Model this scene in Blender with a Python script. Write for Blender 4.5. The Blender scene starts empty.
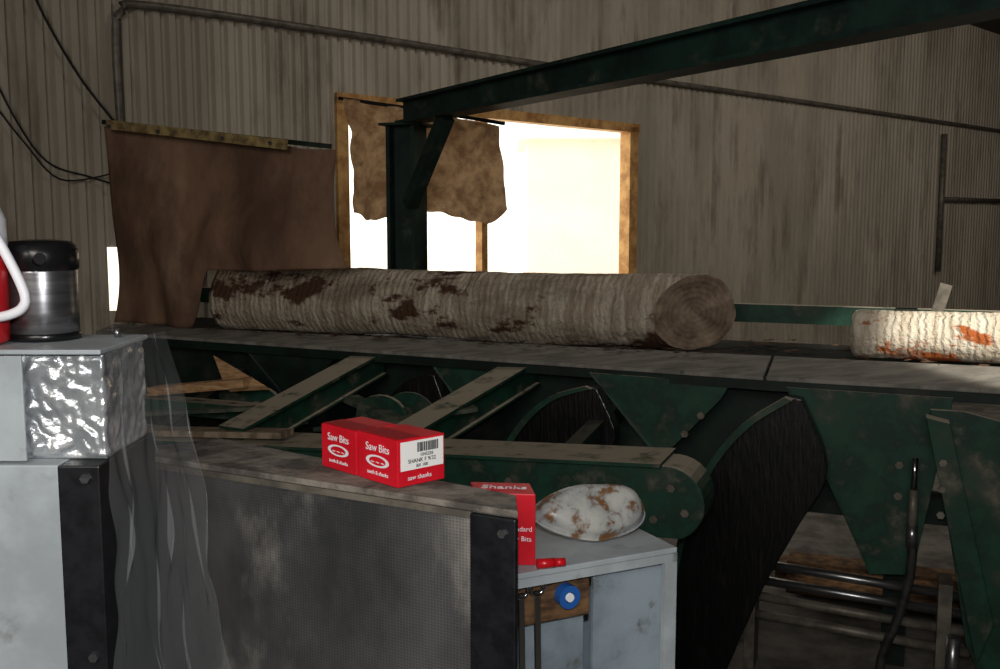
import bpy, bmesh, math, random
from mathutils import Vector, Matrix, noise
random.seed(4)
sc=bpy.context.scene
sc.view_settings.view_transform='Standard'
# ---------------------------------------------------------------- materials
def srgb(r,g,b):
    f=lambda c:(c/12.92 if c<=.04045 else ((c+.055)/1.055)**2.4)
    return (f(r/255),f(g/255),f(b/255),1)
def mat(name,c1,c2=None,scale=5,rough=.7,metal=0,stretch=(1,1,1),lo=.35,hi=.65,bump=0,bscale=40,
        dust=None,dustamt=.9,c3=None,s3=2,lo3=.5,hi3=.6,detail=6,alpha=None,spec=.3,coat=0,trans=0):
    m=bpy.data.materials.new(name);m.use_nodes=True
    nt=m.node_tree;N=nt.nodes;L=nt.links
    b=N['Principled BSDF'];b.inputs['Roughness'].default_value=rough;b.inputs['Metallic'].default_value=metal
    b.inputs['Specular IOR Level'].default_value=spec
    b.inputs['Coat Weight'].default_value=coat
    tc=N.new('ShaderNodeTexCoord');mp=N.new('ShaderNodeMapping');mp.inputs['Scale'].default_value=stretch
    L.new(tc.outputs['Object'],mp.inputs['Vector'])
    def nz(s,lo,hi,d=detail):
        n=N.new('ShaderNodeTexNoise');n.inputs['Scale'].default_value=s;n.inputs['Detail'].default_value=d;n.inputs['Roughness'].default_value=.65
        L.new(mp.outputs[0],n.inputs['Vector'])
        r=N.new('ShaderNodeMapRange');r.interpolation_type='SMOOTHSTEP'
        r.inputs['From Min'].default_value=lo;r.inputs['From Max'].default_value=hi
        L.new(n.outputs[0],r.inputs['Value']);return r.outputs[0]
    def mix(f,a,bb):
        x=N.new('ShaderNodeMix');x.data_type='RGBA'
        if isinstance(f,float): x.inputs[0].default_value=f
        else: L.new(f,x.inputs[0])
        for i,v in ((6,a),(7,bb)):
            if isinstance(v,tuple): x.inputs[i].default_value=v
            else: L.new(v,x.inputs[i])
        return x.outputs[2]
    col=c1
    if c2: col=mix(nz(scale,lo,hi),c1,c2)
    if c3: col=mix(nz(s3,lo3,hi3),col,c3)
    if dust:
        g=N.new('ShaderNodeNewGeometry');s=N.new('ShaderNodeSeparateXYZ');L.new(g.outputs['Normal'],s.inputs[0])
        r=N.new('ShaderNodeMapRange');r.interpolation_type='SMOOTHSTEP';r.inputs['From Min'].default_value=.45;r.inputs['From Max'].default_value=.9
        r.inputs['To Max'].default_value=dustamt
        L.new(s.outputs['Z'],r.inputs['Value'])
        k=nz(9,.25,.5);mu=N.new('ShaderNodeMath');mu.operation='MULTIPLY';L.new(r.outputs[0],mu.inputs[0]);L.new(k,mu.inputs[1])
        k2=nz(3.5,.5,.8);ad=N.new('ShaderNodeMath');ad.operation='MULTIPLY_ADD';ad.use_clamp=True
        L.new(k2,ad.inputs[0]);ad.inputs[1].default_value=.3;L.new(mu.outputs[0],ad.inputs[2])
        col=mix(ad.outputs[0],col,dust)
    if isinstance(col,tuple): b.inputs['Base Color'].default_value=col
    else: L.new(col,b.inputs['Base Color'])
    if bump:
        n=N.new('ShaderNodeTexNoise');n.inputs['Scale'].default_value=bscale;n.inputs['Detail'].default_value=5
        L.new(mp.outputs[0],n.inputs['Vector'])
        bp=N.new('ShaderNodeBump');bp.inputs['Strength'].default_value=bump;bp.inputs['Distance'].default_value=.02
        L.new(n.outputs[0],bp.inputs['Height']);L.new(bp.outputs[0],b.inputs['Normal'])
    if alpha is not None: b.inputs['Alpha'].default_value=alpha
    if trans:
        t=N.new('ShaderNodeBsdfTranslucent')
        if isinstance(col,tuple): t.inputs[0].default_value=col
        else: L.new(col,t.inputs[0])
        mx=N.new('ShaderNodeMixShader');mx.inputs[0].default_value=trans
        L.new(b.outputs[0],mx.inputs[1]);L.new(t.outputs[0],mx.inputs[2]);L.new(mx.outputs[0],N['Material Output'].inputs[0])
    return m
DUST=srgb(168,156,138)
M={}
M['wall']=mat('corrugated_steel',srgb(180,170,154),srgb(156,147,132),scale=1.2,rough=.6,stretch=(1,1,.25),c3=srgb(124,113,99),s3=3,lo3=.48,hi3=.75,spec=.2,metal=.05)
M['plainwall']=mat('plain_wall',srgb(105,98,88),srgb(88,82,75))
M['floor']=mat('dusty_concrete_floor',srgb(112,107,100),srgb(72,68,63),scale=4,rough=.9,bump=.3,bscale=25)
M['ceil']=mat('ceiling_mat',srgb(90,85,78),srgb(78,74,68))
M['green']=mat('green_machine_paint',srgb(26,66,50),srgb(14,38,29),scale=7,rough=.55,dust=DUST,c3=srgb(84,92,76),s3=7,lo3=.52,hi3=.85)
M['dgreen']=mat('dark_green_paint',srgb(13,35,27),srgb(7,18,14),scale=6,rough=.6,dust=srgb(90,84,74),dustamt=.5)
M['beam']=mat('beam_green_paint',srgb(23,46,39),srgb(13,27,24),scale=5,rough=.6,c3=srgb(82,78,66),s3=6,lo3=.54,hi3=.82)
M['rail']=mat('dusty_worn_steel',srgb(136,131,123),srgb(102,99,93),scale=5,rough=.6,stretch=(1,4,1),c3=srgb(60,68,62),s3=9,lo3=.6,hi3=.75,metal=.05,bump=.15,bscale=60)
M['dark']=mat('dark_grease_steel',srgb(26,25,23),srgb(12,12,12),scale=6,rough=.6)
M['rubber']=mat('black_worn_rubber',srgb(9,8,9),srgb(42,36,33),scale=7,rough=.3,stretch=(5,5,.8),lo=.5,hi=.8,bump=.2,bscale=14,spec=.6)
M['wood']=mat('raw_wood',srgb(190,152,112),srgb(142,106,72),scale=10,rough=.8,stretch=(1,1,6))
M['board']=mat('dusty_board',srgb(150,133,112),srgb(98,84,69),scale=8,rough=.9,stretch=(1,5,1))
M['slat']=mat('green_gray_slat',srgb(92,94,80),srgb(36,52,42),scale=9,rough=.9)
M['frame']=mat('window_wood',srgb(205,160,100),srgb(155,108,60),scale=6,rough=.6)
M['curtain']=mat('brown_canvas',srgb(128,99,80),srgb(90,69,57),scale=2.2,rough=.9,stretch=(1,1,.5),c3=srgb(162,133,110),s3=1.6,lo3=.48,hi3=.8,bump=.3,bscale=18,spec=.1)
M['burlap']=mat('burlap',srgb(220,184,142),srgb(160,124,92),scale=8,rough=.95,bump=1,bscale=30,trans=.5,c3=srgb(100,72,52),s3=5,lo3=.55,hi3=.78)
M['brass']=mat('dirty_brass',srgb(175,152,102),srgb(110,90,62),scale=14,rough=.5,metal=.3)
M['conduit']=mat('galvanized',srgb(120,113,102),srgb(86,81,73),scale=10,rough=.5,metal=.3)
M['cable']=mat('black_cable',srgb(22,21,20))
M['panel']=mat('dusty_gray_panel',srgb(84,83,82),srgb(48,48,49),scale=3,rough=.5,lo=.3,hi=.7,c3=srgb(136,131,124),s3=4,lo3=.52,hi3=.8,stretch=(1,1,.6))
M['black']=mat('black_edge',srgb(14,15,18),srgb(26,27,30),scale=30,rough=.4)
M['ctop']=mat('dusty_top',srgb(128,120,110),srgb(72,67,62),scale=12,rough=.85,bump=.3)
M['lgray']=mat('light_gray_enamel',srgb(165,172,175),srgb(142,148,151),scale=4,rough=.4,c3=srgb(110,110,106),s3=9,lo3=.58,hi3=.78)
M['bgray']=mat('blue_gray_enamel',srgb(138,150,158),srgb(112,124,132),scale=5,rough=.45,c3=srgb(90,88,82),s3=10,lo3=.58,hi3=.72)
M['foil']=mat('crumpled_foil',srgb(210,214,216),srgb(160,165,168),scale=5,rough=.25,metal=.6,detail=3,c3=srgb(250,250,250),s3=7,lo3=.5,hi3=.6,bump=.25,bscale=45)
M['steel']=mat('brushed_steel',srgb(150,150,152),srgb(120,120,122),scale=8,rough=.28,metal=.9,stretch=(1,1,14))
M['chrome']=mat('chrome',srgb(190,192,195),None,rough=.15,metal=1)
M['bplastic']=mat('black_plastic',srgb(18,18,20),None,rough=.25,spec=.5)
M['red']=mat('red_plastic',srgb(200,22,32),None,rough=.3,spec=.5)
M['white']=mat('white_plastic',srgb(225,225,228),None,rough=.4)
M['redcard']=mat('red_card',srgb(208,26,42),srgb(192,20,34),scale=8,rough=.4)
M['dredcard']=mat('red_card_side',srgb(150,16,26),None,rough=.5)
M['label']=mat('white_label',srgb(232,230,226),None,rough=.5)
M['ink']=mat('black_ink',srgb(25,25,30),None,rough=.5)
M['bag']=mat('rust_stained_white_enamel',srgb(172,171,164),srgb(126,131,133),scale=10,rough=.38,c3=srgb(108,76,48),s3=20,lo3=.50,hi3=.62,spec=.5,detail=5)
M['ply']=mat('stained_wood_block',srgb(118,88,58),srgb(66,46,32),scale=16,rough=.8,stretch=(1,1,3))
M['blue']=mat('blue_plastic',srgb(38,88,160),None,rough=.35)
M['film']=mat('clear_plastic_film',srgb(190,195,195),None,rough=.2,alpha=.08,spec=.8)
M['snow']=mat('outside_ground',srgb(240,234,222),srgb(232,226,212),scale=1)
M['house']=mat('outside_siding',srgb(244,228,214),srgb(238,220,204),scale=1)
M['hose']=mat('hydraulic_hose_rubber',srgb(24,25,26),srgb(50,50,48),scale=20,rough=.45)
M['bark']=mat('loose_bark',srgb(96,70,52),srgb(60,42,32),scale=20,rough=.95)
def screen_mat():
    m=M['panel'];nt=m.node_tree;N=nt.nodes;L=nt.links;b=N['Principled BSDF']
    tc=N.new('ShaderNodeTexCoord');h=None
    for d in ('X','Z'):
        w=N.new('ShaderNodeTexWave');w.bands_direction=d;w.inputs['Scale'].default_value=55;L.new(tc.outputs['Object'],w.inputs[0])
        if h is None:h=w
        else:
            a=N.new('ShaderNodeMath');a.operation='MAXIMUM';L.new(h.outputs['Fac'],a.inputs[0]);L.new(w.outputs['Fac'],a.inputs[1])
    src=b.inputs['Base Color'].links[0].from_socket
    x=N.new('ShaderNodeMix');x.data_type='RGBA';x.blend_type='MULTIPLY';x.inputs[0].default_value=.45
    L.new(src,x.inputs[6]);L.new(a.outputs[0],x.inputs[7]);L.new(x.outputs[2],b.inputs['Base Color'])
screen_mat()

def log_mat(name,base,base2,bark,amt,groove=.75,gd=.45,ws=8,bs=1.3,off=0):
    m=bpy.data.materials.new(name);m.use_nodes=True;nt=m.node_tree;N=nt.nodes;L=nt.links;b=N['Principled BSDF']
    b.inputs['Roughness'].default_value=.85;b.inputs['Specular IOR Level'].default_value=.12
    tc=N.new('ShaderNodeTexCoord')
    def nz(st,s,lo,hi,dt=9,raw=False):
        mp=N.new('ShaderNodeMapping');mp.inputs['Scale'].default_value=st;mp.inputs['Location'].default_value=(off,off,0);L.new(tc.outputs['Object'],mp.inputs[0])
        n=N.new('ShaderNodeTexNoise');n.inputs['Scale'].default_value=s;n.inputs['Detail'].default_value=dt;n.inputs['Roughness'].default_value=.68
        L.new(mp.outputs[0],n.inputs['Vector'])
        if raw:return n.outputs[0]
        r=N.new('ShaderNodeMapRange');r.interpolation_type='SMOOTHSTEP';r.inputs['From Min'].default_value=lo;r.inputs['From Max'].default_value=hi
        L.new(n.outputs[0],r.inputs['Value']);return r.outputs[0]
    def mix(f,a,bb):
        x=N.new('ShaderNodeMix');x.data_type='RGBA';L.new(f,x.inputs[0])
        for i,v in ((6,a),(7,bb)):
            if isinstance(v,tuple): x.inputs[i].default_value=v
            else: L.new(v,x.inputs[i])
        return x.outputs[2]
    c=mix(nz((7,1.2,1.2),3,.36,.62),base,base2)
    c=mix(nz((1.2,3,3),1.1,.48,.7),c,tuple(v*.6 for v in base2[:3])+(1,))
    w=N.new('ShaderNodeTexWave');w.inputs['Scale'].default_value=ws;w.inputs['Distortion'].default_value=7;w.inputs['Detail'].default_value=5;w.inputs['Detail Scale'].default_value=1.6;w.inputs['Detail Roughness'].default_value=.7
    L.new(tc.outputs['Object'],w.inputs['Vector'])
    r=N.new('ShaderNodeMapRange');r.inputs['From Min'].default_value=.0;r.inputs['From Max'].default_value=.28;r.inputs['To Min'].default_value=groove;r.inputs['To Max'].default_value=0
    L.new(w.outputs['Fac'],r.inputs['Value'])
    mu=N.new('ShaderNodeMath');mu.operation='MULTIPLY';L.new(r.outputs[0],mu.inputs[0]);L.new(nz((1.5,2,2),2,.35,.6),mu.inputs[1])
    c=mix(mu.outputs[0],c,tuple(v*gd for v in base[:3])+(1,))
    c=mix(nz((1.0,1.7,1.7),bs,amt,amt+.06),c,bark)
    L.new(c,b.inputs['Base Color'])
    ad=N.new('ShaderNodeMath');ad.operation='MULTIPLY_ADD';L.new(w.outputs['Fac'],ad.inputs[0]);ad.inputs[1].default_value=.4;L.new(nz((4,4,4),6,0,1,raw=True),ad.inputs[2])
    bp=N.new('ShaderNodeBump');bp.inputs['Strength'].default_value=.9;bp.inputs['Distance'].default_value=.025
    L.new(ad.outputs[0],bp.inputs['Height']);L.new(bp.outputs[0],b.inputs['Normal'])
    return m
M['log']=log_mat('debarked_log_surface',srgb(212,200,180),srgb(166,149,128),srgb(84,60,48),.545,bs=1.9)
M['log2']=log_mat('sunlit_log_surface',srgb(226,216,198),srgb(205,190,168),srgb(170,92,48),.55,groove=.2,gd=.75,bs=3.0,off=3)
def end_mat():
    m=bpy.data.materials.new('log_end_grain');m.use_nodes=True;nt=m.node_tree;N=nt.nodes;L=nt.links;b=N['Principled BSDF'];b.inputs['Roughness'].default_value=.95
    tc=N.new('ShaderNodeTexCoord');mp=N.new('ShaderNodeMapping');mp.inputs['Scale'].default_value=(0,1,1);L.new(tc.outputs['Object'],mp.inputs[0])
    w=N.new('ShaderNodeTexWave');w.wave_type='RINGS';w.rings_direction='X';w.inputs['Scale'].default_value=11;w.inputs['Distortion'].default_value=4;w.inputs['Detail'].default_value=4;L.new(mp.outputs[0],w.inputs['Vector'])
    n=N.new('ShaderNodeTexNoise');n.inputs['Scale'].default_value=9;n.inputs['Detail'].default_value=10;n.inputs['Roughness'].default_value=.7;L.new(mp.outputs[0],n.inputs['Vector'])
    a=N.new('ShaderNodeMath');a.operation='MULTIPLY_ADD';L.new(w.outputs['Fac'],a.inputs[0]);a.inputs[1].default_value=.06;L.new(n.outputs[0],a.inputs[2])
    r=N.new('ShaderNodeValToRGB');r.color_ramp.elements[0].position=.38;r.color_ramp.elements[0].color=srgb(98,80,66);r.color_ramp.elements[1].position=.72;r.color_ramp.elements[1].color=srgb(170,148,126)
    L.new(a.outputs[0],r.inputs[0]);L.new(r.outputs[0],b.inputs['Base Color'])
    bp=N.new('ShaderNodeBump');bp.inputs['Strength'].default_value=.5;L.new(n.outputs[0],bp.inputs['Height']);bp.inputs['Distance'].default_value=.02;L.new(bp.outputs[0],b.inputs['Normal']);return m
M['end']=end_mat()

# ---------------------------------------------------------------- geometry helpers
def group(name):
    e=bpy.data.objects.new(name,None);sc.collection.objects.link(e);return e
def mk(name,verts,faces,m,parent=None,smooth=False,bevel=0,loc=None):
    me=bpy.data.meshes.new(name);me.from_pydata([tuple(v) for v in verts],[],faces)
    bm=bmesh.new();bm.from_mesh(me);bmesh.ops.recalc_face_normals(bm,faces=bm.faces)
    if bevel:
        bmesh.ops.bevel(bm,geom=[e for e in bm.edges if len(e.link_faces)==2 and e.calc_face_angle(0)>.5],offset=bevel,segments=2,affect='EDGES',profile=.5)
    bm.to_mesh(me);bm.free()
    o=bpy.data.objects.new(name,me);sc.collection.objects.link(o)
    for x in (m if isinstance(m,list) else [m]): me.materials.append(M[x] if isinstance(x,str) else x)
    if smooth:
        for p in me.polygons:p.use_smooth=True
    if parent:o.parent=parent
    return o
class F:
    def __init__(s,o,d,n): s.o=o;s.d=d;s.n=n
    def __call__(s,a,b,z): return Vector((s.o[0]+s.d[0]*a+s.n[0]*b,s.o[1]+s.d[1]*a+s.n[1]*b,z))
W=F((-1.48,9.0),(.7214,.6925),(.6925,-.7214))      # wall frame, b>0 into the room
MC=F((-2.56,6.7),(.929,-.3697),(.3697,.929))       # machine frame, b>0 away from operator
X=F((0,0),(1,0),(0,1))
BF=[(0,1,2,3),(4,5,6,7),(0,1,5,4),(1,2,6,5),(2,3,7,6),(3,0,4,7)]
def box(name,fr,a0,a1,b0,b1,z0,z1,m,parent=None,bevel=0):
    v=[fr(a,b,z) for z in (z0,z1) for (a,b) in ((a0,b0),(a1,b0),(a1,b1),(a0,b1))]
    return mk(name,v,BF,m,parent,bevel=bevel)
def prism(name,fr,poly,b0,b1,m,parent=None,bevel=0):
    n=len(poly);v=[fr(a,b0,z) for a,z in poly]+[fr(a,b1,z) for a,z in poly]
    f=[tuple(range(n)),tuple(range(n,2*n))]+[(i,(i+1)%n,n+(i+1)%n,n+i) for i in range(n)]
    return mk(name,v,f,m,parent,bevel=bevel)
def slab(name,poly,z0,z1,m,parent=None,bevel=0):
    n=len(poly);v=[Vector((x,y,z0)) for x,y in poly]+[Vector((x,y,z1)) for x,y in poly]
    f=[tuple(range(n)),tuple(range(n,2*n))]+[(i,(i+1)%n,n+(i+1)%n,n+i) for i in range(n)]
    return mk(name,v,f,m,parent,bevel=bevel)
def beamseg(name,p,q,w,h,m,parent=None,bevel=0,up=Vector((0,0,1))):
    p=Vector(p);q=Vector(q);d=(q-p).normalized();s=d.cross(up).normalized();u=s.cross(d)
    v=[c+s*x*w/2+u*y*h/2 for c in (p,q) for x,y in ((-1,-1),(1,-1),(1,1),(-1,1))]
    return mk(name,v,BF,m,parent,bevel=bevel)
def catmull(P,k=6):
    P=[Vector(p) for p in P];Q=[]
    for i in range(len(P)-1):
        a=P[max(i-1,0)];b=P[i];c=P[i+1];d=P[min(i+2,len(P)-1)]
        for j in range(k):
            t=j/k;Q.append(.5*((2*b)+(c-a)*t+(2*a-5*b+4*c-d)*t*t+(3*b-a-3*c+d)*t**3))
    Q.append(P[-1]);return Q
def tube(name,P,r,m,parent=None,seg=10,curve=True):
    P=catmull(P) if curve and len(P)>2 else [Vector(p) for p in P]
    v=[];f=[];up=Vector((.13,.2,1)).normalized()
    for i,p in enumerate(P):
        d=(P[min(i+1,len(P)-1)]-P[max(i-1,0)]).normalized()
        s=d.cross(up)
        if s.length<.05:s=d.cross(Vector((1,0,0)))
        s.normalize();u=s.cross(d)
        for k in range(seg):
            t=2*math.pi*k/seg;v.append(p+(s*math.cos(t)+u*math.sin(t))*r)
    n=len(P)
    for i in range(n-1):
        for k in range(seg):
            f.append((i*seg+k,i*seg+(k+1)%seg,(i+1)*seg+(k+1)%seg,(i+1)*seg+k))
    f+= [tuple(range(seg)),tuple(range((n-1)*seg,n*seg))]
    o=mk(name,v,f,m,parent)
    for p in o.data.polygons:
        if len(p.vertices)==4:p.use_smooth=True
    return o
def lathe(name,c,prof,m,parent=None,seg=40):
    v=[];f=[]
    for r,z in prof:
        for k in range(seg):
            t=2*math.pi*k/seg;v.append(Vector((c[0]+r*math.cos(t),c[1]+r*math.sin(t),z)))
    for i in range(len(prof)-1):
        for k in range(seg):f.append((i*seg+k,i*seg+(k+1)%seg,(i+1)*seg+(k+1)%seg,(i+1)*seg+k))
    f+=[tuple(range(seg)),tuple(range((len(prof)-1)*seg,len(prof)*seg))]
    o=mk(name,v,f,m,parent)
    for p in o.data.polygons:
        if len(p.vertices)==4:p.use_smooth=True
    return o
def grid(name,fn,nu,nv,m,parent=None,smooth=True,thick=0):
    v=[fn(i/nu,j/nv) for j in range(nv+1) for i in range(nu+1)]
    f=[(j*(nu+1)+i,j*(nu+1)+i+1,(j+1)*(nu+1)+i+1,(j+1)*(nu+1)+i) for j in range(nv) for i in range(nu)]
    o=mk(name,v,f,m,parent,smooth)
    if thick:
        s=o.modifiers.new('solid','SOLIDIFY');s.thickness=thick
    return o
def bolt(fr,a,b,z,r,parent,m='steel',sgn=-1,name='bolt'):
    v=[];f=[]
    for off in (0,sgn*r*.7):
        for k in range(6):
            t=math.pi*k/3;v.append(fr(a+r*math.cos(t),b+off,z+r*math.sin(t)))
    f=[tuple(range(6)),tuple(range(6,12))]+[(k,(k+1)%6,6+(k+1)%6,6+k) for k in range(6)]
    return mk(name,v,f,m,parent)

FL=-.6; CE=5.2
# ---------------------------------------------------------------- room shell
A0,A1=-3.2,16.5
P0=W(A0,0,0);P1=W(A1,0,0)
pitch=.125
as_=[]
i=A0
while i<A1:
    for fx,o in ((0,0),(.34,0),(.46,.036),(.88,.036)):
        if i+fx*pitch<A1: as_.append((i+fx*pitch,o))
    i+=pitch
as_.append((A1,0))
holes=[(0.05,4.2,1.0,2.78),(-2.06,-1.96,1.02,1.5)]
pts=list(as_)
def prof(a):
    for (x0,o0),(x1,o1) in zip(as_,as_[1:]):
        if x0<=a<=x1: return o0+(o1-o0)*(a-x0)/max(x1-x0,1e-6)
    return 0
for h in holes:
    for a in h[:2]: pts.append((a,prof(a)))
pts.sort()
v=[];f=[]
def quad(a0,o0,a1,o1,z0,z1):
    k=len(v);v.extend([W(a0,o0,z0),W(a1,o1,z0),W(a1,o1,z1),W(a0,o0,z1)]);f.append((k,k+1,k+2,k+3))
for (x0,o0),(x1,o1) in zip(pts,pts[1:]):
    if x1-x0<1e-5: continue
    mid=(x0+x1)/2;spans=[(FL,CE)]
    for h in holes:
        if h[0]<mid<h[1]: spans=[(FL,h[2]),(h[3],CE)]
    for z0,z1 in spans: quad(x0,o0,x1,o1,z0,z1)
mk('wall_back',v,f,'wall')
xl,yl=P0.x,P0.y;xr,yr=P1.x,P1.y
YF=-4
box('wall_left',X,xl-.1,xl,YF,yl+.1,FL,CE,'plainwall')
box('wall_right',X,xr,xr+.1,YF,yr,FL,CE,'plainwall')
box('wall_front',X,xl,xr,YF-.1,YF,FL,CE,'plainwall')
poly=[(xl,YF),(xr,YF),(xr,yr),(xl,yl)]
slab('floor',poly,FL-.1,FL,'floor')
slab('ceiling',poly,CE,CE+.1,'ceil')
w=group('window_1')
a0,a1,z0,z1=.05,4.2,1.0,2.78
box('frame_top',W,a0-.05,a1+.05,-.08,.07,z1-.06,z1+.04,'frame',w)
box('frame_bottom',W,a0-.05,a1+.05,-.08,.09,z0-.06,z0+.05,'frame',w)
box('frame_left',W,a0-.05,a0+.07,-.08,.07,z0,z1,'frame',w)
box('frame_right',W,a1-.12,a1+.03,-.08,.07,z0,z1,'frame',w)
box('mullion',W,1.76,1.84,-.06,.04,z0,z1,'frame',w)
slab('outside_ground',[(-40,9),(60,32),(60,90),(-60,90)],-1.0,-.9,'snow')
g=group('outside_building')
box('siding',X,.6,3.1,22,26,-.9,3.45,'house',g)
prism('roof',X,[(.4,3.45),(3.3,3.45),(1.8,4.1)],21.7,26.3,'snow',g)
box('annex',X,3.1,6,22.5,25,-.9,2.7,'house',g)
tube('wall_conduit',[W(-1.93,.08,.6),W(-1.95,.08,2.2),W(-1.96,.08,3.05),W(-1.9,.08,3.24),W(-1.7,.08,3.31),W(0,.08,3.33),W(3,.08,3.33),W(9,.08,3.38),W(16.3,.08,3.42)],.03,'conduit')
c=group('hanging_cable')
tube('cable_upper',[W(-2.62,.06,3.6),W(-2.5,.08,3.2),W(-2.25,.08,2.75),W(-2.0,.1,2.42)],.009,'cable',c)
tube('cable_loop',[W(-2.9,.06,2.9),W(-2.72,.08,2.45),W(-2.5,.08,2.12),W(-2.2,.08,2.02),W(-1.95,.1,1.95)],.007,'cable',c)
tube('cable_loop_b',[W(-2.9,.06,2.6),W(-2.65,.08,2.25),W(-2.42,.08,2.0),W(-2.1,.08,2.03),W(-1.95,.1,2.1)],.006,'cable',c)
p=group('wall_pipe')
tube('riser',[W(12.7,.1,.8),W(12.7,.1,3.2)],.05,'conduit',p)
tube('branch',[W(12.7,.1,2.08),W(16.3,.1,2.08)],.04,'conduit',p)

# ---------------------------------------------------------------- gantry
g=group('overhead_gantry')
Bs=Vector((-.60,6.45,2.31));Bd=Vector((.518,-.856,0)).normalized();L_=6.0
side=Vector((.856,.518,0))
def bm_(off,z,w_,h_,name,m='beam',s0=0,s1=L_):
    a=Bs+Bd*s0+side*off;b=Bs+Bd*s1+side*off;a.z=b.z=z
    return beamseg(name,a,b,w_,h_,m,g)
bm_(0,2.45,.13,.018,'flange_top')
bm_(0,2.315,.15,.018,'flange_bottom')
bm_(0,2.38,.03,.14,'web')
bm_(.30,2.42,.05,.05,'parallel_pipe','board',s0=1.6)
for s_ in (1.9,3.2,4.6):
    a=Bs+Bd*s_;b=a+side*.32;a.z=b.z=2.42
    beamseg('tie',a,b,.04,.04,'beam',g)
box('post_flange_left',MC,1.81,1.835,.42,.60,.98,2.31,'beam',g)
box('post_web',MC,1.835,1.99,.49,.52,.98,2.31,'beam',g)
box('post_flange_right',MC,1.985,2.01,.42,.60,.98,2.31,'beam',g)
box('post_cap',MC,1.78,2.05,.38,.66,2.295,2.31,'beam',g)
beamseg('knee_brace',MC(1.98,.42,1.80),Bs+Bd*.55,.08,.08,'beam',g)

# ---------------------------------------------------------------- canvas hood curtain
g=group('canvas_hood_curtain')
def zb(s):
    if s<.58: return 1.005
    if s<.76:
        t=(s-.58)/.18;t=t*t*(3-2*t);return 1.005+t*.39
    return 1.395+.012*math.sin(s*5)
def cur(u,v_):
    s=-.15+1.78*u
    zt=2.33-.20*u-.015*math.sin(u*math.pi*4)**2
    z=zb(s)+(zt-zb(s))*v_
    n=noise.noise(Vector((s*1.7,z*1.2,0)))
    low=1-v_
    fold=.04*math.sin(s*7+z*1.5)*low+.025*math.sin(s*17+z*3)*low**2
    bulge=-.14*math.exp(-((s-.95)/.45)**2)*math.exp(-((v_-.22)/.3)**2)   # belly of slack cloth above the log
    d=.10+.07*n+fold+bulge
    s2=s-.06*math.sin(v_*math.pi)*u**3+.09*low*u**4+.03*math.sin(v_*math.pi)*(1-u)**3
    return MC(s2+.02*n,d-.04*low**2,z)
grid('canvas',cur,80,50,'curtain',g,thick=.008)
beamseg('hanger_angle',MC(-.03,.0,2.33),MC(1.35,.0,2.16),.03,.06,'brass',g)
beamseg('hanger_bar',MC(-.16,.10,2.36),MC(1.6,.10,2.15),.03,.03,'dgreen',g)
for s_ in (.0,.4,.9,1.25): bolt(MC,s_,-.02,2.315-.115*s_,.014,g)
g=group('burlap_sheet')
def bur(u,v_):
    s=1.36+1.13*u
    zt=2.52-.22*u; zbm=1.75-.03*math.sin(u*9)-.04*u+.02*noise.noise(Vector((u*12,0,0)))+.09*max(0,(u-.9)*10)**2*.8
    z=zbm+(zt-zbm)*v_
    n=noise.noise(Vector((s*4,z*4,1)));n2=noise.noise(Vector((s*11,z*9,4)))
    return MC(s+.02*n-.05*(v_-.5)*(1 if u>.8 else 0),.72+.07*n+.025*n2,z+.015*n2)
grid('cloth',bur,50,36,'burlap',g)
tube('cloth_rope',[MC(1.3,.72,2.52),MC(1.9,.72,2.42),MC(2.5,.72,2.31)],.012,'cable',g)

# ---------------------------------------------------------------- logs
def log(name,L,r0,r1,slant,m,loc,knobs=.012,rnd=0,sag=0):
    NS,NR=140,84;v=[];f=[]
    for i in range(NS+1):
        t=i/NS
        for k in range(NR):
            th=2*math.pi*k/NR
            r=r0+(r1-r0)*t
            y=math.cos(th);z=math.sin(th)
            r*=1+knobs*3*noise.noise(Vector((t*L*1.1,y*1.2,z*1.2)))+knobs*1.2*noise.noise(Vector((t*L*5,y*3,z*3)))+knobs*.7*noise.noise(Vector((t*L*16,y*7,z*7)))
            ed=min(t,1-t)*L
            if rnd and ed<rnd: r*=.78+.22*math.sqrt(max(0,1-(1-ed/rnd)**2))
            x=t*L+slant*(y*r)*(t**6)
            v.append((x,y*r,z*r))
    for i in range(NS):
        for k in range(NR):f.append((i*NR+k,i*NR+(k+1)%NR,(i+1)*NR+(k+1)%NR,(i+1)*NR+k))
    for i in (0,NS):
        prev=[i*NR+k for k in range(NR)]
        cx=sum((Vector(v[j]) for j in prev),Vector())/NR
        for q in (.92,.7,.45,.2):
            cur_=[]
            for k in range(NR):
                p=cx+(Vector(v[i*NR+k])-cx)*q;p.x+=.012*noise.noise(Vector((p.y*16,p.z*16,i)))
                cur_.append(len(v));v.append(tuple(p))
            for k in range(NR):f.append((prev[k],prev[(k+1)%NR],cur_[(k+1)%NR],cur_[k]))
            prev=cur_
        f.append(tuple(prev))
    o=mk(name,v,f,[m,'end'])
    nside=NS*NR
    for j,p in enumerate(o.data.polygons):
        if j>=nside:p.material_index=1
        else:p.use_smooth=True
    o.location=loc
    o.rotation_euler=(0,0,math.atan2(-.3697,.929))
    return o
log('debarked_log',3.18,.213,.214,.9,'log',MC(.62,.36,.965+.216),knobs=.028)
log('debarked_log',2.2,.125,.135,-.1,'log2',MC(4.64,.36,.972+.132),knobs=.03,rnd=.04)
v=[];f=[]
random.seed(9)
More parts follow.
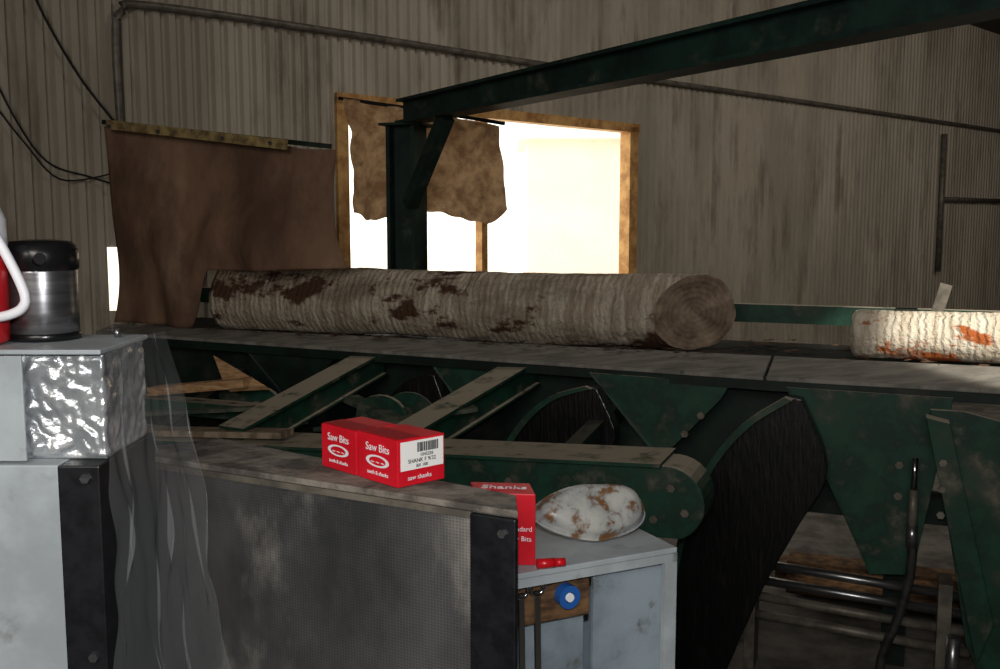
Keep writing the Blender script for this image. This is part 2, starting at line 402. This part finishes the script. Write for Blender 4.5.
def flake(c,r):
    k=len(v);n=random.randint(4,6);a=random.random()*6
    tilt=Vector((random.uniform(-.5,.5),random.uniform(-.5,.5),1)).normalized()
    for j in range(n):
        t=a+2*math.pi*j/n;rr=r*random.uniform(.6,1.3);x,y=rr*math.cos(t)*1.6,rr*math.sin(t)
        v.append(c+Vector((x,y,-(tilt.x*x+tilt.y*y)*.5)))
    f.append(tuple(range(k,k+n)))
for _ in range(190): flake(MC(random.uniform(3.95,6),random.uniform(.02,.9),.985+random.random()*.012),random.uniform(.01,.03))
for _ in range(150): flake(MC(random.uniform(.6,4.0),random.uniform(-.05,.10),1.0+random.random()*.01),random.uniform(.008,.02))
mk('bark_debris',v,f,'bark')

# ---------------------------------------------------------------- log carriage
g=group('sawmill_carriage_frame')
def rail(n_,s0,s1,w0,w1):
    v=[]
    for s_,w_ in ((s0,w0),(s1,w1)):
        zf=1.0-.065*(w_+.05)/.33
        v+=[MC(s_,.05,1.0),MC(s_,-w_,zf),MC(s_,-w_,zf-.02),MC(s_,.05,.975)]
    mk(n_,v,BF,'rail',g,bevel=.004)
rail('rail_plate_left',-.1,4.26,.12,.275)
rail('rail_plate_right',4.275,6.6,.275,.275)
beamseg('rail_fascia',MC(-.1,-.10,.93),MC(4.3,-.25,.90),.015,.07,'dgreen',g)
box('rail_fascia_right',MC,4.3,6.6,-.26,-.245,.865,.92,'dgreen',g)
box('bed_plate',MC,-.1,6.6,.06,.95,.93,.965,'dark',g)
box('rear_girt',MC,-.1,6.6,.97,1.05,1.08,1.19,'green',g)
box('back_web',MC,-.1,4.9,.02,.06,.25,.94,'dgreen',g)
box('lower_chord',MC,-.1,6.6,.0,.12,.2,.34,'dgreen',g)
for s_ in (.3,1.2,2.2,3.3,4.85,6.2):
    box('leg',MC,s_,s_+.12,.1,.22,FL,.93,'dgreen',g)
    box('rear_leg',MC,s_,s_+.12,.96,1.08,FL,1.19,'dgreen',g)
def gusset(poly,d0,nm,flange=None,m='green'):
    prism(nm,MC,poly,d0,d0+.02,m,g,bevel=.003)
    if flange:
        (a,z),(a2,z2)=flange
        v=[MC(a,d0-.01,z),MC(a2,d0-.01,z2),MC(a2,d0+.26,z2),MC(a,d0+.26,z)]
        v+=[p+Vector((.012,0,.0)) for p in v]
        mk(nm+'_flange',v,BF,m,g)
gusset([(4.37,.89),(5.12,.885),(4.98,.02),(4.80,.0)],-.27,'gusset_large',((4.37,.89),(4.79,.0)))
gusset([(3.36,.90),(4.10,.89),(4.05,.80),(3.78,.50),(3.70,.50)],-.24,'gusset_mid',((3.36,.90),(3.72,.5)))
gusset([(2.38,.9),(2.95,.9),(2.74,.60),(2.66,.55)],-.15,'gusset_small',((2.38,.9),(2.66,.55)),'green')
gusset([(1.10,.9),(1.75,.9),(1.55,.66),(1.40,.6)],-.12,'gusset_small_b',((1.10,.9),(1.4,.6)),'dgreen')
for a,z in ((3.88,.62),(3.96,.72),(4.9,.4),(4.9,.55)): bolt(MC,a,-.27,z,.02,g,'conduit')
prism('side_bracket',MC,[(5.02,.84),(5.16,.84),(5.6,.74),(5.7,.74),(5.7,FL),(5.38,FL),(5.22,-.25)],-.36,-.33,'green',g,bevel=.003)
prism('side_bracket_rib',MC,[(5.0,.82),(5.10,.80),(5.32,-.1),(5.26,-.3)],-.46,-.36,'green',g,bevel=.003)
for z in (.62,.5,.38): bolt(MC,5.08,-.46,z,.018,g,'conduit')
def skid(s0,s1,nm,z0=.86,z1=.60,d1=-1.2):
    beamseg(nm+'_web',MC(s0,-.05,z0),MC(s1,d1,z1),.10,.13,'green',g)
    beamseg(nm+'_cap',MC(s0,-.05,z0+.07),MC(s1,d1-.02,z1+.07),.17,.015,'green',g)
    beamseg(nm+'_foot',MC(s0,-.05,z0-.065),MC(s1,d1,z1-.07),.15,.012,'green',g)
skid(1.98,1.80,'skid_a');skid(2.95,2.66,'skid_b')
for s0,s1 in ((1.0,1.15),(3.5,3.4)):
    beamseg('skid_inner',MC(s0,-.05,.72),MC(s1,-1.0,.52),.08,.10,'dgreen',g)
for s_,d_ in ((1.45,-.5),(2.25,-.5),(2.35,-.35)):
    P=[]
    for k in range(12):
        t=math.pi*k/11;P.append((s_+.16*math.cos(t),.62+.13*math.sin(t)))
    P+=[(s_-.13,.45),(s_+.13,.45)]
    prism('pivot_plate',MC,P,d_,d_+.03,'green',g,bevel=.004);bolt(MC,s_,d_,.64,.03,g,'conduit')
nose=[(4.0+.16*math.cos(t),.53+.16*math.sin(t)) for t in [math.pi/2-i*math.pi/14 for i in range(13)]]
prism('cross_beam',MC,[(1.0,.56)]+nose+[(1.0,.24)],-1.26,-1.02,'green',g,bevel=.006)
prism('cross_beam_cap',MC,[(1.0,.575),(3.98,.705),(3.98,.69),(1.0,.56)],-1.30,-.98,'green',g)
for a,z in ((4.02,.60),(4.08,.50),(3.95,.46),(3.3,.56),(2.9,.5)): bolt(MC,a,-1.26,z,.018,g,'conduit')
for s_ in (1.2,2.6,3.8): box('cross_leg',MC,s_,s_+.12,-1.2,-1.06,FL,.4,'dgreen',g)
box('catch_tray',MC,0,3.3,-1.0,-.05,.40,.42,'dgreen',g)
box('side_channel',MC,.35,1.7,-.75,-.62,.60,.68,'green',g)
box('side_channel_b',MC,.5,1.62,-1.1,-1.02,.42,.60,'green',g)
def arm(lo,ro,d0,d1,nm):
    prism(nm,MC,[(p.x,p.z) for p in lo]+[(p.x,p.z) for p in reversed(ro)],d0,d1,'rubber',g,bevel=.006)
lo=catmull([(4.40,0,.87),(4.20,0,.72),(4.03,0,.48),(3.91,0,.12),(3.86,0,-.25),(3.84,0,FL)],5)
ro=catmull([(4.46,0,.86),(4.585,0,.53),(4.46,0,.24),(4.31,0,-.08),(4.19,0,-.4),(4.12,0,FL)],5)
arm(lo,ro,-.44,-.34,'turner_arm_a')
prism('turner_arm_rim',MC,[(p.x-.012,p.z+.006) for p in lo]+[(p.x+.02,p.z-.006) for p in reversed(lo)],-.50,-.44,'green',g)
lo=catmull([(3.42,0,.86),(3.22,0,.79),(3.05,0,.63),(2.93,0,.40),(2.88,0,.1),(2.88,0,FL)],5)
ro=catmull([(3.46,0,.85),(3.56,0,.6),(3.42,0,.40),(3.3,0,.1),(3.2,0,-.2),(3.15,0,FL)],5)
arm(lo,ro,-.44,-.34,'turner_arm_b')
prism('turner_arm_rim_b',MC,[(p.x-.012,p.z+.006) for p in lo]+[(p.x+.02,p.z-.006) for p in reversed(lo)],-.48,-.44,'green',g)
lo=catmull([(2.46,0,.86),(2.30,0,.79),(2.15,0,.63),(2.03,0,.44)],5)
ro=catmull([(2.5,0,.85),(2.58,0,.6),(2.5,0,.5),(2.4,0,.44)],5)
arm(lo,ro,-.34,-.28,'turner_arm_c')
tube('cylinder_rod',[MC(4.965,-.40,.62),MC(4.965,-.40,.47)],.014,'chrome',g)
tube('cylinder_fitting',[MC(4.965,-.40,.47),MC(4.965,-.40,.28)],.02,'conduit',g)
tube('hydraulic_hose',[MC(4.965,-.40,.30),MC(4.97,-.40,.1),MC(4.93,-.41,-.12),MC(4.86,-.42,-.35),MC(4.85,-.42,FL+.02)],.022,'hose',g)
tube('hose_ferrule',[MC(4.965,-.40,.30),MC(4.968,-.40,.20)],.027,'steel',g)
p=group('hydraulic_pipes')
for i,(dd,z) in enumerate(((-.12,-.06),(-.14,-.14),(-.16,-.22),(-.18,-.31))):
    tube('pipe_%d'%i,[MC(4.15,dd,z),MC(5.25,dd,z-.05)],.024,'steel' if i<2 else 'conduit',p)
box('pipe_clamp',MC,5.1,5.16,-.24,-.06,-.6,-.02,'conduit',p)
box('pipe_clamp_b',MC,4.2,4.25,-.24,-.06,-.6,0,'conduit',p)
tube('pipe_fitting',[MC(5.16,-.46,-.18),MC(5.16,-.46,-.45)],.03,'steel',p)
b=group('scrap_boards')
beamseg('board_a',MC(.85,-.68,.715),MC(1.50,-.66,.80),.10,.05,'wood',b)
v=[MC(1.18,-.50,.90),MC(1.62,-.62,.76),MC(1.38,-.66,.74),MC(1.16,-.52,.92),MC(1.60,-.64,.785),MC(1.36,-.68,.765)]
mk('slab_offcut',v,[(0,1,2),(3,4,5),(0,1,4,3),(1,2,5,4),(2,0,3,5)],'wood',b)
beamseg('board_c',MC(1.1,-1.2,.60),MC(2.1,-1.18,.66),.12,.03,'board',b)
beamseg('board_d',MC(2.3,-1.15,.68),MC(2.9,-.7,.76),.10,.02,'slat',b)
beamseg('slat_e',MC(1.0,-.3,.66),MC(1.9,-.75,.62),.09,.03,'slat',b)
beamseg('slat_f',MC(2.0,-.4,.70),MC(2.75,-.8,.60),.10,.03,'slat',b)
beamseg('slat_g',MC(.9,-.9,.62),MC(1.75,-.8,.70),.07,.02,'slat',b)
beamseg('slat_h',MC(2.1,-.9,.63),MC(2.6,-1.1,.70),.06,.02,'slat',b)
f2=group('floor_timber')
beamseg('timber_a',MC(4.2,1.3,-.55),MC(5.8,1.25,-.55),.2,.09,'ply',f2)
beamseg('timber_c',MC(4.3,.95,-.46),MC(5.8,.95,-.46),.2,.2,'ply',f2)
beamseg('log_stop_bracket',MC(5.0,.60,.965),MC(5.10,.60,1.36),.05,.06,'conduit')

# ---------------------------------------------------------------- operator cabinets
g=group('control_cabinet')
CA=(-.80,2.045);CB=(.0275,1.61);CC=(.028,1.70);CD=(-.62,2.16)
slab('body',[CA,CB,CC,CD],FL,1.213,'panel',g)
slab('top',[(CA[0],CA[1]-.008),(CB[0]+.002,CB[1]-.009),CC,CD],1.213,1.225,'ctop',g,bevel=.002)
CF=F(CB,(-.884,.467),(-.467,-.884))
box('corner_strip_front',CF,-.004,.083,0,.012,FL,1.211,'black',g,bevel=.003)
box('top_lip',CF,.083,.92,0,.007,1.200,1.212,'conduit',g)
for z in (1.185,.8,.4): bolt(CF,.02,.012,z,.008,g,'steel',sgn=1)
for a in (.30,.47,.66): beamseg('zip_tie',CF(a,.012,1.24),CF(a,.012,1.185),.006,.004,'white',g)
def add_text(parent,txt,o,ex,ez,size,m='white'):
    cu=bpy.data.curves.new('lettering','FONT');cu.body=txt;cu.size=size;cu.align_x='CENTER';cu.align_y='CENTER';cu.extrude=.0003
    ob=bpy.data.objects.new('lettering',cu);sc.collection.objects.link(ob);cu.materials.append(M[m])
    ex=Vector(ex).normalized();ez=Vector(ez).normalized();n=ex.cross(ez)
    ob.matrix_world=Matrix.Translation(o)@Matrix((ex,ez,n)).transposed().to_4x4()
    bpy.context.view_layer.update()
    ob.parent=parent;return ob
def carton(N,e1,e2,l1,l2,z0,h,label):
    g=group('file_carton')
    fr=F(N,e1,e2)
    box('carton',fr,0,l1,0,l2,z0,z0+h,'redcard',g,bevel=.0015)
    box('lid_flap',fr,.002,l1-.002,.004,l2*.5,z0+h,z0+h+.0015,'dredcard',g)
    ex=-Vector((e1[0],e1[1],0));n=Vector((-e2[0],-e2[1],0)).normalized()
    add_text(g,'Saw Bits',fr(l1/2,0,z0+h*.74)+n*.001,ex,(0,0,1),h*.24)
    v=[];k0=28
    cc=fr(l1/2,0,z0+h*.46)+n*.0012
    for q in (1,.72):
        for k in range(k0):
            t=2*math.pi*k/k0
            v.append(cc+ex.normalized()*math.cos(t)*l1*.3*q+Vector((0,0,1))*math.sin(t)*h*.13*q)
    mk('emblem_ring',v,[(k,(k+1)%k0,k0+(k+1)%k0,k0+k) for k in range(k0)],'white',g)
    add_text(g,'~ ~ ~',fr(l1/2,0,z0+h*.44)+n*.001,ex,(0,0,1),h*.2)
    add_text(g,'teeth & shanks',fr(l1/2,0,z0+h*.2)+n*.001,ex,(0,0,1),h*.12)
    if label:
        n2=Vector((-e1[0],-e1[1],0)).normalized();ex2=Vector((e2[0],e2[1],0))
        box('paper_label',F(tuple((Vector((N[0],N[1],0))+n2*.0012)[:2]),e2,e1),l2*.06,l2*.96,-.0005,.0008,z0+h*.34,z0+h*.95,'label',g)
        random.seed(3);a=l2*.4
        while a<l2*.85:
            w_=random.choice((.0008,.0014,.002))
            box('bar',F(tuple((Vector((N[0],N[1],0))+n2*.0022)[:2]),e2,e1),a,a+w_,-.0003,.0003,z0+h*.70,z0+h*.90,'ink',g);a+=w_+random.choice((.001,.0018))
        add_text(g,'1045226',Vector((N[0],N[1],z0+h*.63))+ex2*l2*.6+n2*.002,ex2,(0,0,1),h*.10,'ink')
        add_text(g,'SHANK F 9/32',Vector((N[0],N[1],z0+h*.52))+ex2*l2*.5+n2*.002,ex2,(0,0,1),h*.12,'ink')
        add_text(g,'BX 100',Vector((N[0],N[1],z0+h*.41))+ex2*l2*.5+n2*.002,ex2,(0,0,1),h*.10,'ink')
        add_text(g,'saw shanks',Vector((N[0],N[1],z0+h*.17))+ex2*l2*.45+n2*.002,ex2,(0,0,1),h*.14,'white')
    return g
carton((-.182,1.738),(-.7,.714),(.75,.66),.114,.106,1.226,.086,True)
carton((-.268,1.826),(-.7,.714),(.714,.7),.112,.098,1.226,.084,False)
g=group('open_shelf_cabinet')
SH=F((.033,1.87),(.903,.43),(-.43,.903))
ZT=1.02
box('top_sheet',SH,-.11,.375,0,.30,ZT-.012,ZT,'lgray',g,bevel=.002)
box('top_lip',SH,-.11,.375,0,.008,ZT-.03,ZT-.012,'lgray',g)
box('right_side',SH,.363,.375,0,.30,FL,ZT-.012,'lgray',g)
box('left_side',SH,-.11,-.10,.0,.30,FL,ZT-.012,'lgray',g)
box('back_panel',SH,-.10,.363,.29,.30,FL,ZT-.012,'bgray',g)
box('door_panel',SH,.19,.363,.03,.04,FL,ZT-.03,'bgray',g)
box('right_stile',SH,.345,.363,.0,.012,FL,ZT-.03,'lgray',g)
box('bottom_shelf',SH,-.10,.363,.01,.29,.55,.56,'lgray',g)
box('inner_back',SH,-.10,.19,.07,.08,.56,ZT-.012,'bgray',g)
box('wood_block',SH,-.06,.185,.035,.07,ZT-.125,ZT-.035,'ply',g,bevel=.004)
mk('tape_roll',
  [SH(.125+r*math.cos(2*math.pi*k/32),b_,ZT-.072+r*math.sin(2*math.pi*k/32)) for b_ in (.012,.034) for r in (.024,.011) for k in range(32)],
  [(k,(k+1)%32,32+(k+1)%32,32+k) for k in range(32)]
  +[(64+k,64+(k+1)%32,96+(k+1)%32,96+k) for k in range(32)]+[(k,(k+1)%32,64+(k+1)%32,64+k) for k in range(32)]+[(32+k,32+(k+1)%32,96+(k+1)%32,96+k) for k in range(32)],'blue',g)
tube('tape_core',[SH(.125,.010,ZT-.072),SH(.125,.03,ZT-.072)],.009,'white',g,curve=False)
for a,l in ((.02,.26),(.055,.20)):
    beamseg('wrench_shank',SH(a,.022,ZT-.05),SH(a+.004,.022,ZT-.05-l),.012,.006,'chrome',g,up=Vector((.4,-.9,0)))
    tube('wrench_ring',[SH(a+.014*math.cos(t),.022,ZT-.045+.014*math.sin(t)) for t in [i*math.pi/6 for i in range(13)]],.004,'chrome',g)
g=group('file_carton')
fr=F((.070,1.915),(-.95,.10),(-.10,.93))
box('carton',fr,0,.128,0,.09,ZT+.001,ZT+.146,'redcard',g,bevel=.002)
add_text(g,'Standard',fr(.033,-.0015,ZT+.075),(.95,-.1,0),(0,0,1),.014)
add_text(g,'Saw Bits',fr(.033,-.0015,ZT+.055),(.95,-.1,0),(0,0,1),.014)
add_text(g,'Shanks',fr(.06,.045,ZT+.1475),(.95,-.1,0),(.1,.93,0),.034)
g=group('red_marker_pen')
tube('barrel',[(.072,1.896,ZT+.0115),(.108,1.904,ZT+.0115)],.010,'red',g)
tube('cap',[(.108,1.904,ZT+.0115),(.128,1.908,ZT+.0115)],.0085,'red',g)
# rust stained tin: shallow shells joined by a rolled rim, tapering to the left, tipped up on edge
def tin():
    g=group('rust_stained_tin')
    tilt=math.radians(50)
    def L3(u,t,w):
        b_=.085+t*math.cos(tilt)-w*math.sin(tilt)
        z=ZT+.004+t*math.sin(tilt)+w*math.cos(tilt)
        return SH(.112+u,b_,z+.012)
    NU=80;rings=[(1.0,0.0),(1.0,.006),(.955,.008),(.93,.020),(.86,.031),(.70,.036),(.45,.038),(.2,.038)]
    v=[];f=[]
    def outline(th):
        cx,cy=math.cos(th),math.sin(th)
        x=math.copysign(abs(cx)**.75,cx);y=math.copysign(abs(cy)**.75,cy)
        hgt=.062*(1-.45*max(0,-x)**1.4)*(1-.10*max(0,x))
        return .130*x,hgt*y+.010*(-x)*(1 if x<0 else .2)
    for s_,w_ in rings:
        for k in range(NU):
            x,y=outline(2*math.pi*k/NU)
            n=noise.noise(Vector((x*18*s_,y*18*s_,2)))
            v.append(L3(.122+x*s_,.060+y*s_,w_+(.008*n if w_>.01 else 0)))
    R=len(rings)
    for j in range(R-1):
        for k in range(NU):f.append((j*NU+k,j*NU+(k+1)%NU,(j+1)*NU+(k+1)%NU,(j+1)*NU+k))
    f.append(tuple(range((R-1)*NU,R*NU)))
    base=len(v)
    low=[(.97,-.012),(.9,-.022),(.6,-.026)]
    for s_,w_ in low:
        for k in range(NU):
            x,y=outline(2*math.pi*k/NU);v.append(L3(.122+x*s_,.060+y*s_,w_))
    for j in range(len(low)):
        a=0 if j==0 else base+(j-1)*NU;b_=base+j*NU
        for k in range(NU):f.append((a+k,a+(k+1)%NU,b_+(k+1)%NU,b_+k))
    f.append(tuple(range(base+2*NU,base+3*NU)))
    o=mk('tin_shell',v,f,'bag',g,smooth=True)
    zmin=min(q.co.z for q in o.data.vertices);dz=zmin-(ZT+.001)
    for q in o.data.vertices:q.co.z-=dz
    rim=[]
    for k in range(41):
        x,y=outline(2*math.pi*k/40);p=L3(.122+x*1.01,.060+y*1.01,.003);p.z-=dz;rim.append(p)
    tube('rolled_rim',rim,.0032,'bag',g)
tin()

g=group('electrical_cabinet')
box('body',X,-1.25,-.70,1.55,1.80,FL,1.315,'lgray',g,bevel=.003)
box('corner_strip',X,-.70,-.633,1.545,1.80,FL,1.315,'black',g,bevel=.003)
for z in (1.295,1.0,.6): bolt(F((0,1.545),(1,0),(0,-1)),-.655,0,z,.008,g,'steel',sgn=1)
g=group('foil_covered_box')
def foil(name,x0,x1,y0,y1,z0,z1):
    bm=bmesh.new();bmesh.ops.create_cube(bm,size=1)
    bmesh.ops.subdivide_edges(bm,edges=bm.edges[:],cuts=44,use_grid_fill=True)
    for q in bm.verts:
        p=Vector((x0+(q.co.x+.5)*(x1-x0),y0+(q.co.y+.5)*(y1-y0),z0+(q.co.z+.5)*(z1-z0)))
        n=abs(noise.noise(p*16+Vector((2,0,5))));n2=abs(noise.noise(p*34));n3=abs(noise.noise(p*70))
        if z0+.006<p.z<z1-.008:
            if q.co.y<-.49: p.y-=.022*n+.012*n2+.005*n3-.004
            if q.co.x>.49: p.x+=.010*n+.006*n2-.003
        q.co=p
    me=bpy.data.meshes.new(name);bm.to_mesh(me);bm.free();me.materials.append(M['foil'])
    for pl in me.polygons:pl.use_smooth=True
    o=bpy.data.objects.new(name,me);sc.collection.objects.link(o);o.parent=g;return o
foil('foil_box',-.80,-.638,1.592,1.775,1.316,1.490)
box('inner_box',X,-1.2,-.79,1.592,1.775,1.316,1.488,'lgray',g)
box('box_lid_edge',X,-1.2,-.632,1.568,1.783,1.489,1.497,'lgray',g,bevel=.002)
box('gray_front_sheet',X,-1.2,-.755,1.562,1.568,1.318,1.488,'lgray',g,bevel=.002)
tube('lid_screw',[(-.67,1.74,1.497),(-.67,1.74,1.512)],.006,'steel',g)
g=group('steel_thermos')
zt=1.498;c=(-.785,1.715)
lathe('steel_body',c,[(.05,zt),(.056,zt+.004),(.057,zt+.05),(.057,zt+.115),(.056,zt+.125)],'steel',g)
lathe('base_ring',c,[(.05,zt-.0005),(.0585,zt),(.0585,zt+.010),(.057,zt+.012)],'bplastic',g)
lathe('black_head',c,[(.057,zt+.118),(.060,zt+.122),(.060,zt+.146),(.057,zt+.159),(.048,zt+.167),(.02,zt+.170)],'bplastic',g)
tube('spout',[(c[0]+.02,c[1]-.055,zt+.136),(c[0]+.03,c[1]-.070,zt+.14)],.010,'bplastic',g)
g=group('red_water_jug')
c=(-.872,1.632)
lathe('red_body',c,[(.05,zt),(.061,zt+.006),(.064,zt+.15),(.062,zt+.16)],'red',g)
lathe('white_lid',c,[(.063,zt+.158),(.065,zt+.162),(.064,zt+.205),(.056,zt+.225),(.02,zt+.23)],'white',g)
tube('white_handle',[(-.85,1.60,zt+.225),(-.822,1.59,zt+.215),(-.785,1.587,zt+.155),(-.757,1.587,zt+.09),(-.76,1.587,zt+.065),(-.785,1.59,zt+.052),(-.825,1.60,zt+.045)],.008,'white',g)

def film(u,v_):
    p0=Vector((-.612,1.545,1.505));p1=Vector((-.600,1.78,1.505))
    q0=Vector((-.61,1.50,.75));q1=Vector((-.50,1.66,.70))
    top=p0.lerp(p1,u);bot=q0.lerp(q1,u)
    t=1-v_
    p=top.lerp(bot,t);p.x+=.05*math.sin(t*math.pi*.8)*u*.9
    n=noise.noise(Vector((u*5,t*3,0)));n2=noise.noise(Vector((u*14,t*7,3)))
    return p+Vector(((.010*n+.010*n2)*min(1,t*5),.02*n+.014*n2,0))
grid('plastic_film_sheet',film,60,80,'film')

# ---------------------------------------------------------------- light
wd=bpy.data.worlds.new('World');sc.world=wd;wd.use_nodes=True
bg=wd.node_tree.nodes['Background'];bg.inputs[0].default_value=(1,.95,.84,1);bg.inputs[1].default_value=2.4
def area(n,loc,tgt,sx,sy,e,col=(1,1,1)):
    l=bpy.data.lights.new(n,'AREA');l.shape='RECTANGLE';l.size=sx;l.size_y=sy;l.energy=e;l.color=col
    o=bpy.data.objects.new(n,l);sc.collection.objects.link(o);o.location=loc
    o.rotation_euler=(Vector(tgt)-Vector(loc)).to_track_quat('-Z','Y').to_euler();return o
area('rear_fill_light',(-1.5,-3.6,3.6),(1,9,2.6),3,2,170,(1,.95,.87))  # added ambient fill behind the camera; no door is modelled there
area('overhead_fill_mid',(3,6.5,5.0),(3,9.5,2),3,1,85,(1,.95,.87))  # unseen fill added overhead to lift the back wall, no fixture
area('overhead_fill_right',(8,10,5.0),(8,14,1.5),3,1,105,(1,.92,.82))  # second added fill, brightens the far right wall; no lamp hangs here
l=bpy.data.lights.new('camera_flash','POINT');l.energy=92;l.shadow_soft_size=.02;l.color=(.98,.98,1)
o=bpy.data.objects.new('camera_flash',l);sc.collection.objects.link(o);o.location=(0,-.02,1.84)
l=bpy.data.lights.new('sun_shaft','SPOT');l.energy=3000;l.spot_size=math.radians(14);l.spot_blend=.3;l.shadow_soft_size=.05;l.color=(1,.95,.84)
o=bpy.data.objects.new('sun_shaft',l);sc.collection.objects.link(o);o.location=(4.2,.2,4.6)
o.rotation_euler=(MC(5.6,.36,1.15)-Vector(o.location)).to_track_quat('-Z','Y').to_euler()

cd=bpy.data.cameras.new('camera');cam=bpy.data.objects.new('camera',cd);sc.collection.objects.link(cam)
cd.sensor_width=36;cd.lens=36;cd.clip_start=.05;cd.clip_end=300
cam.location=(0,0,1.7);cam.rotation_euler=(math.radians(90-6.5),0,0)
sc.camera=cam
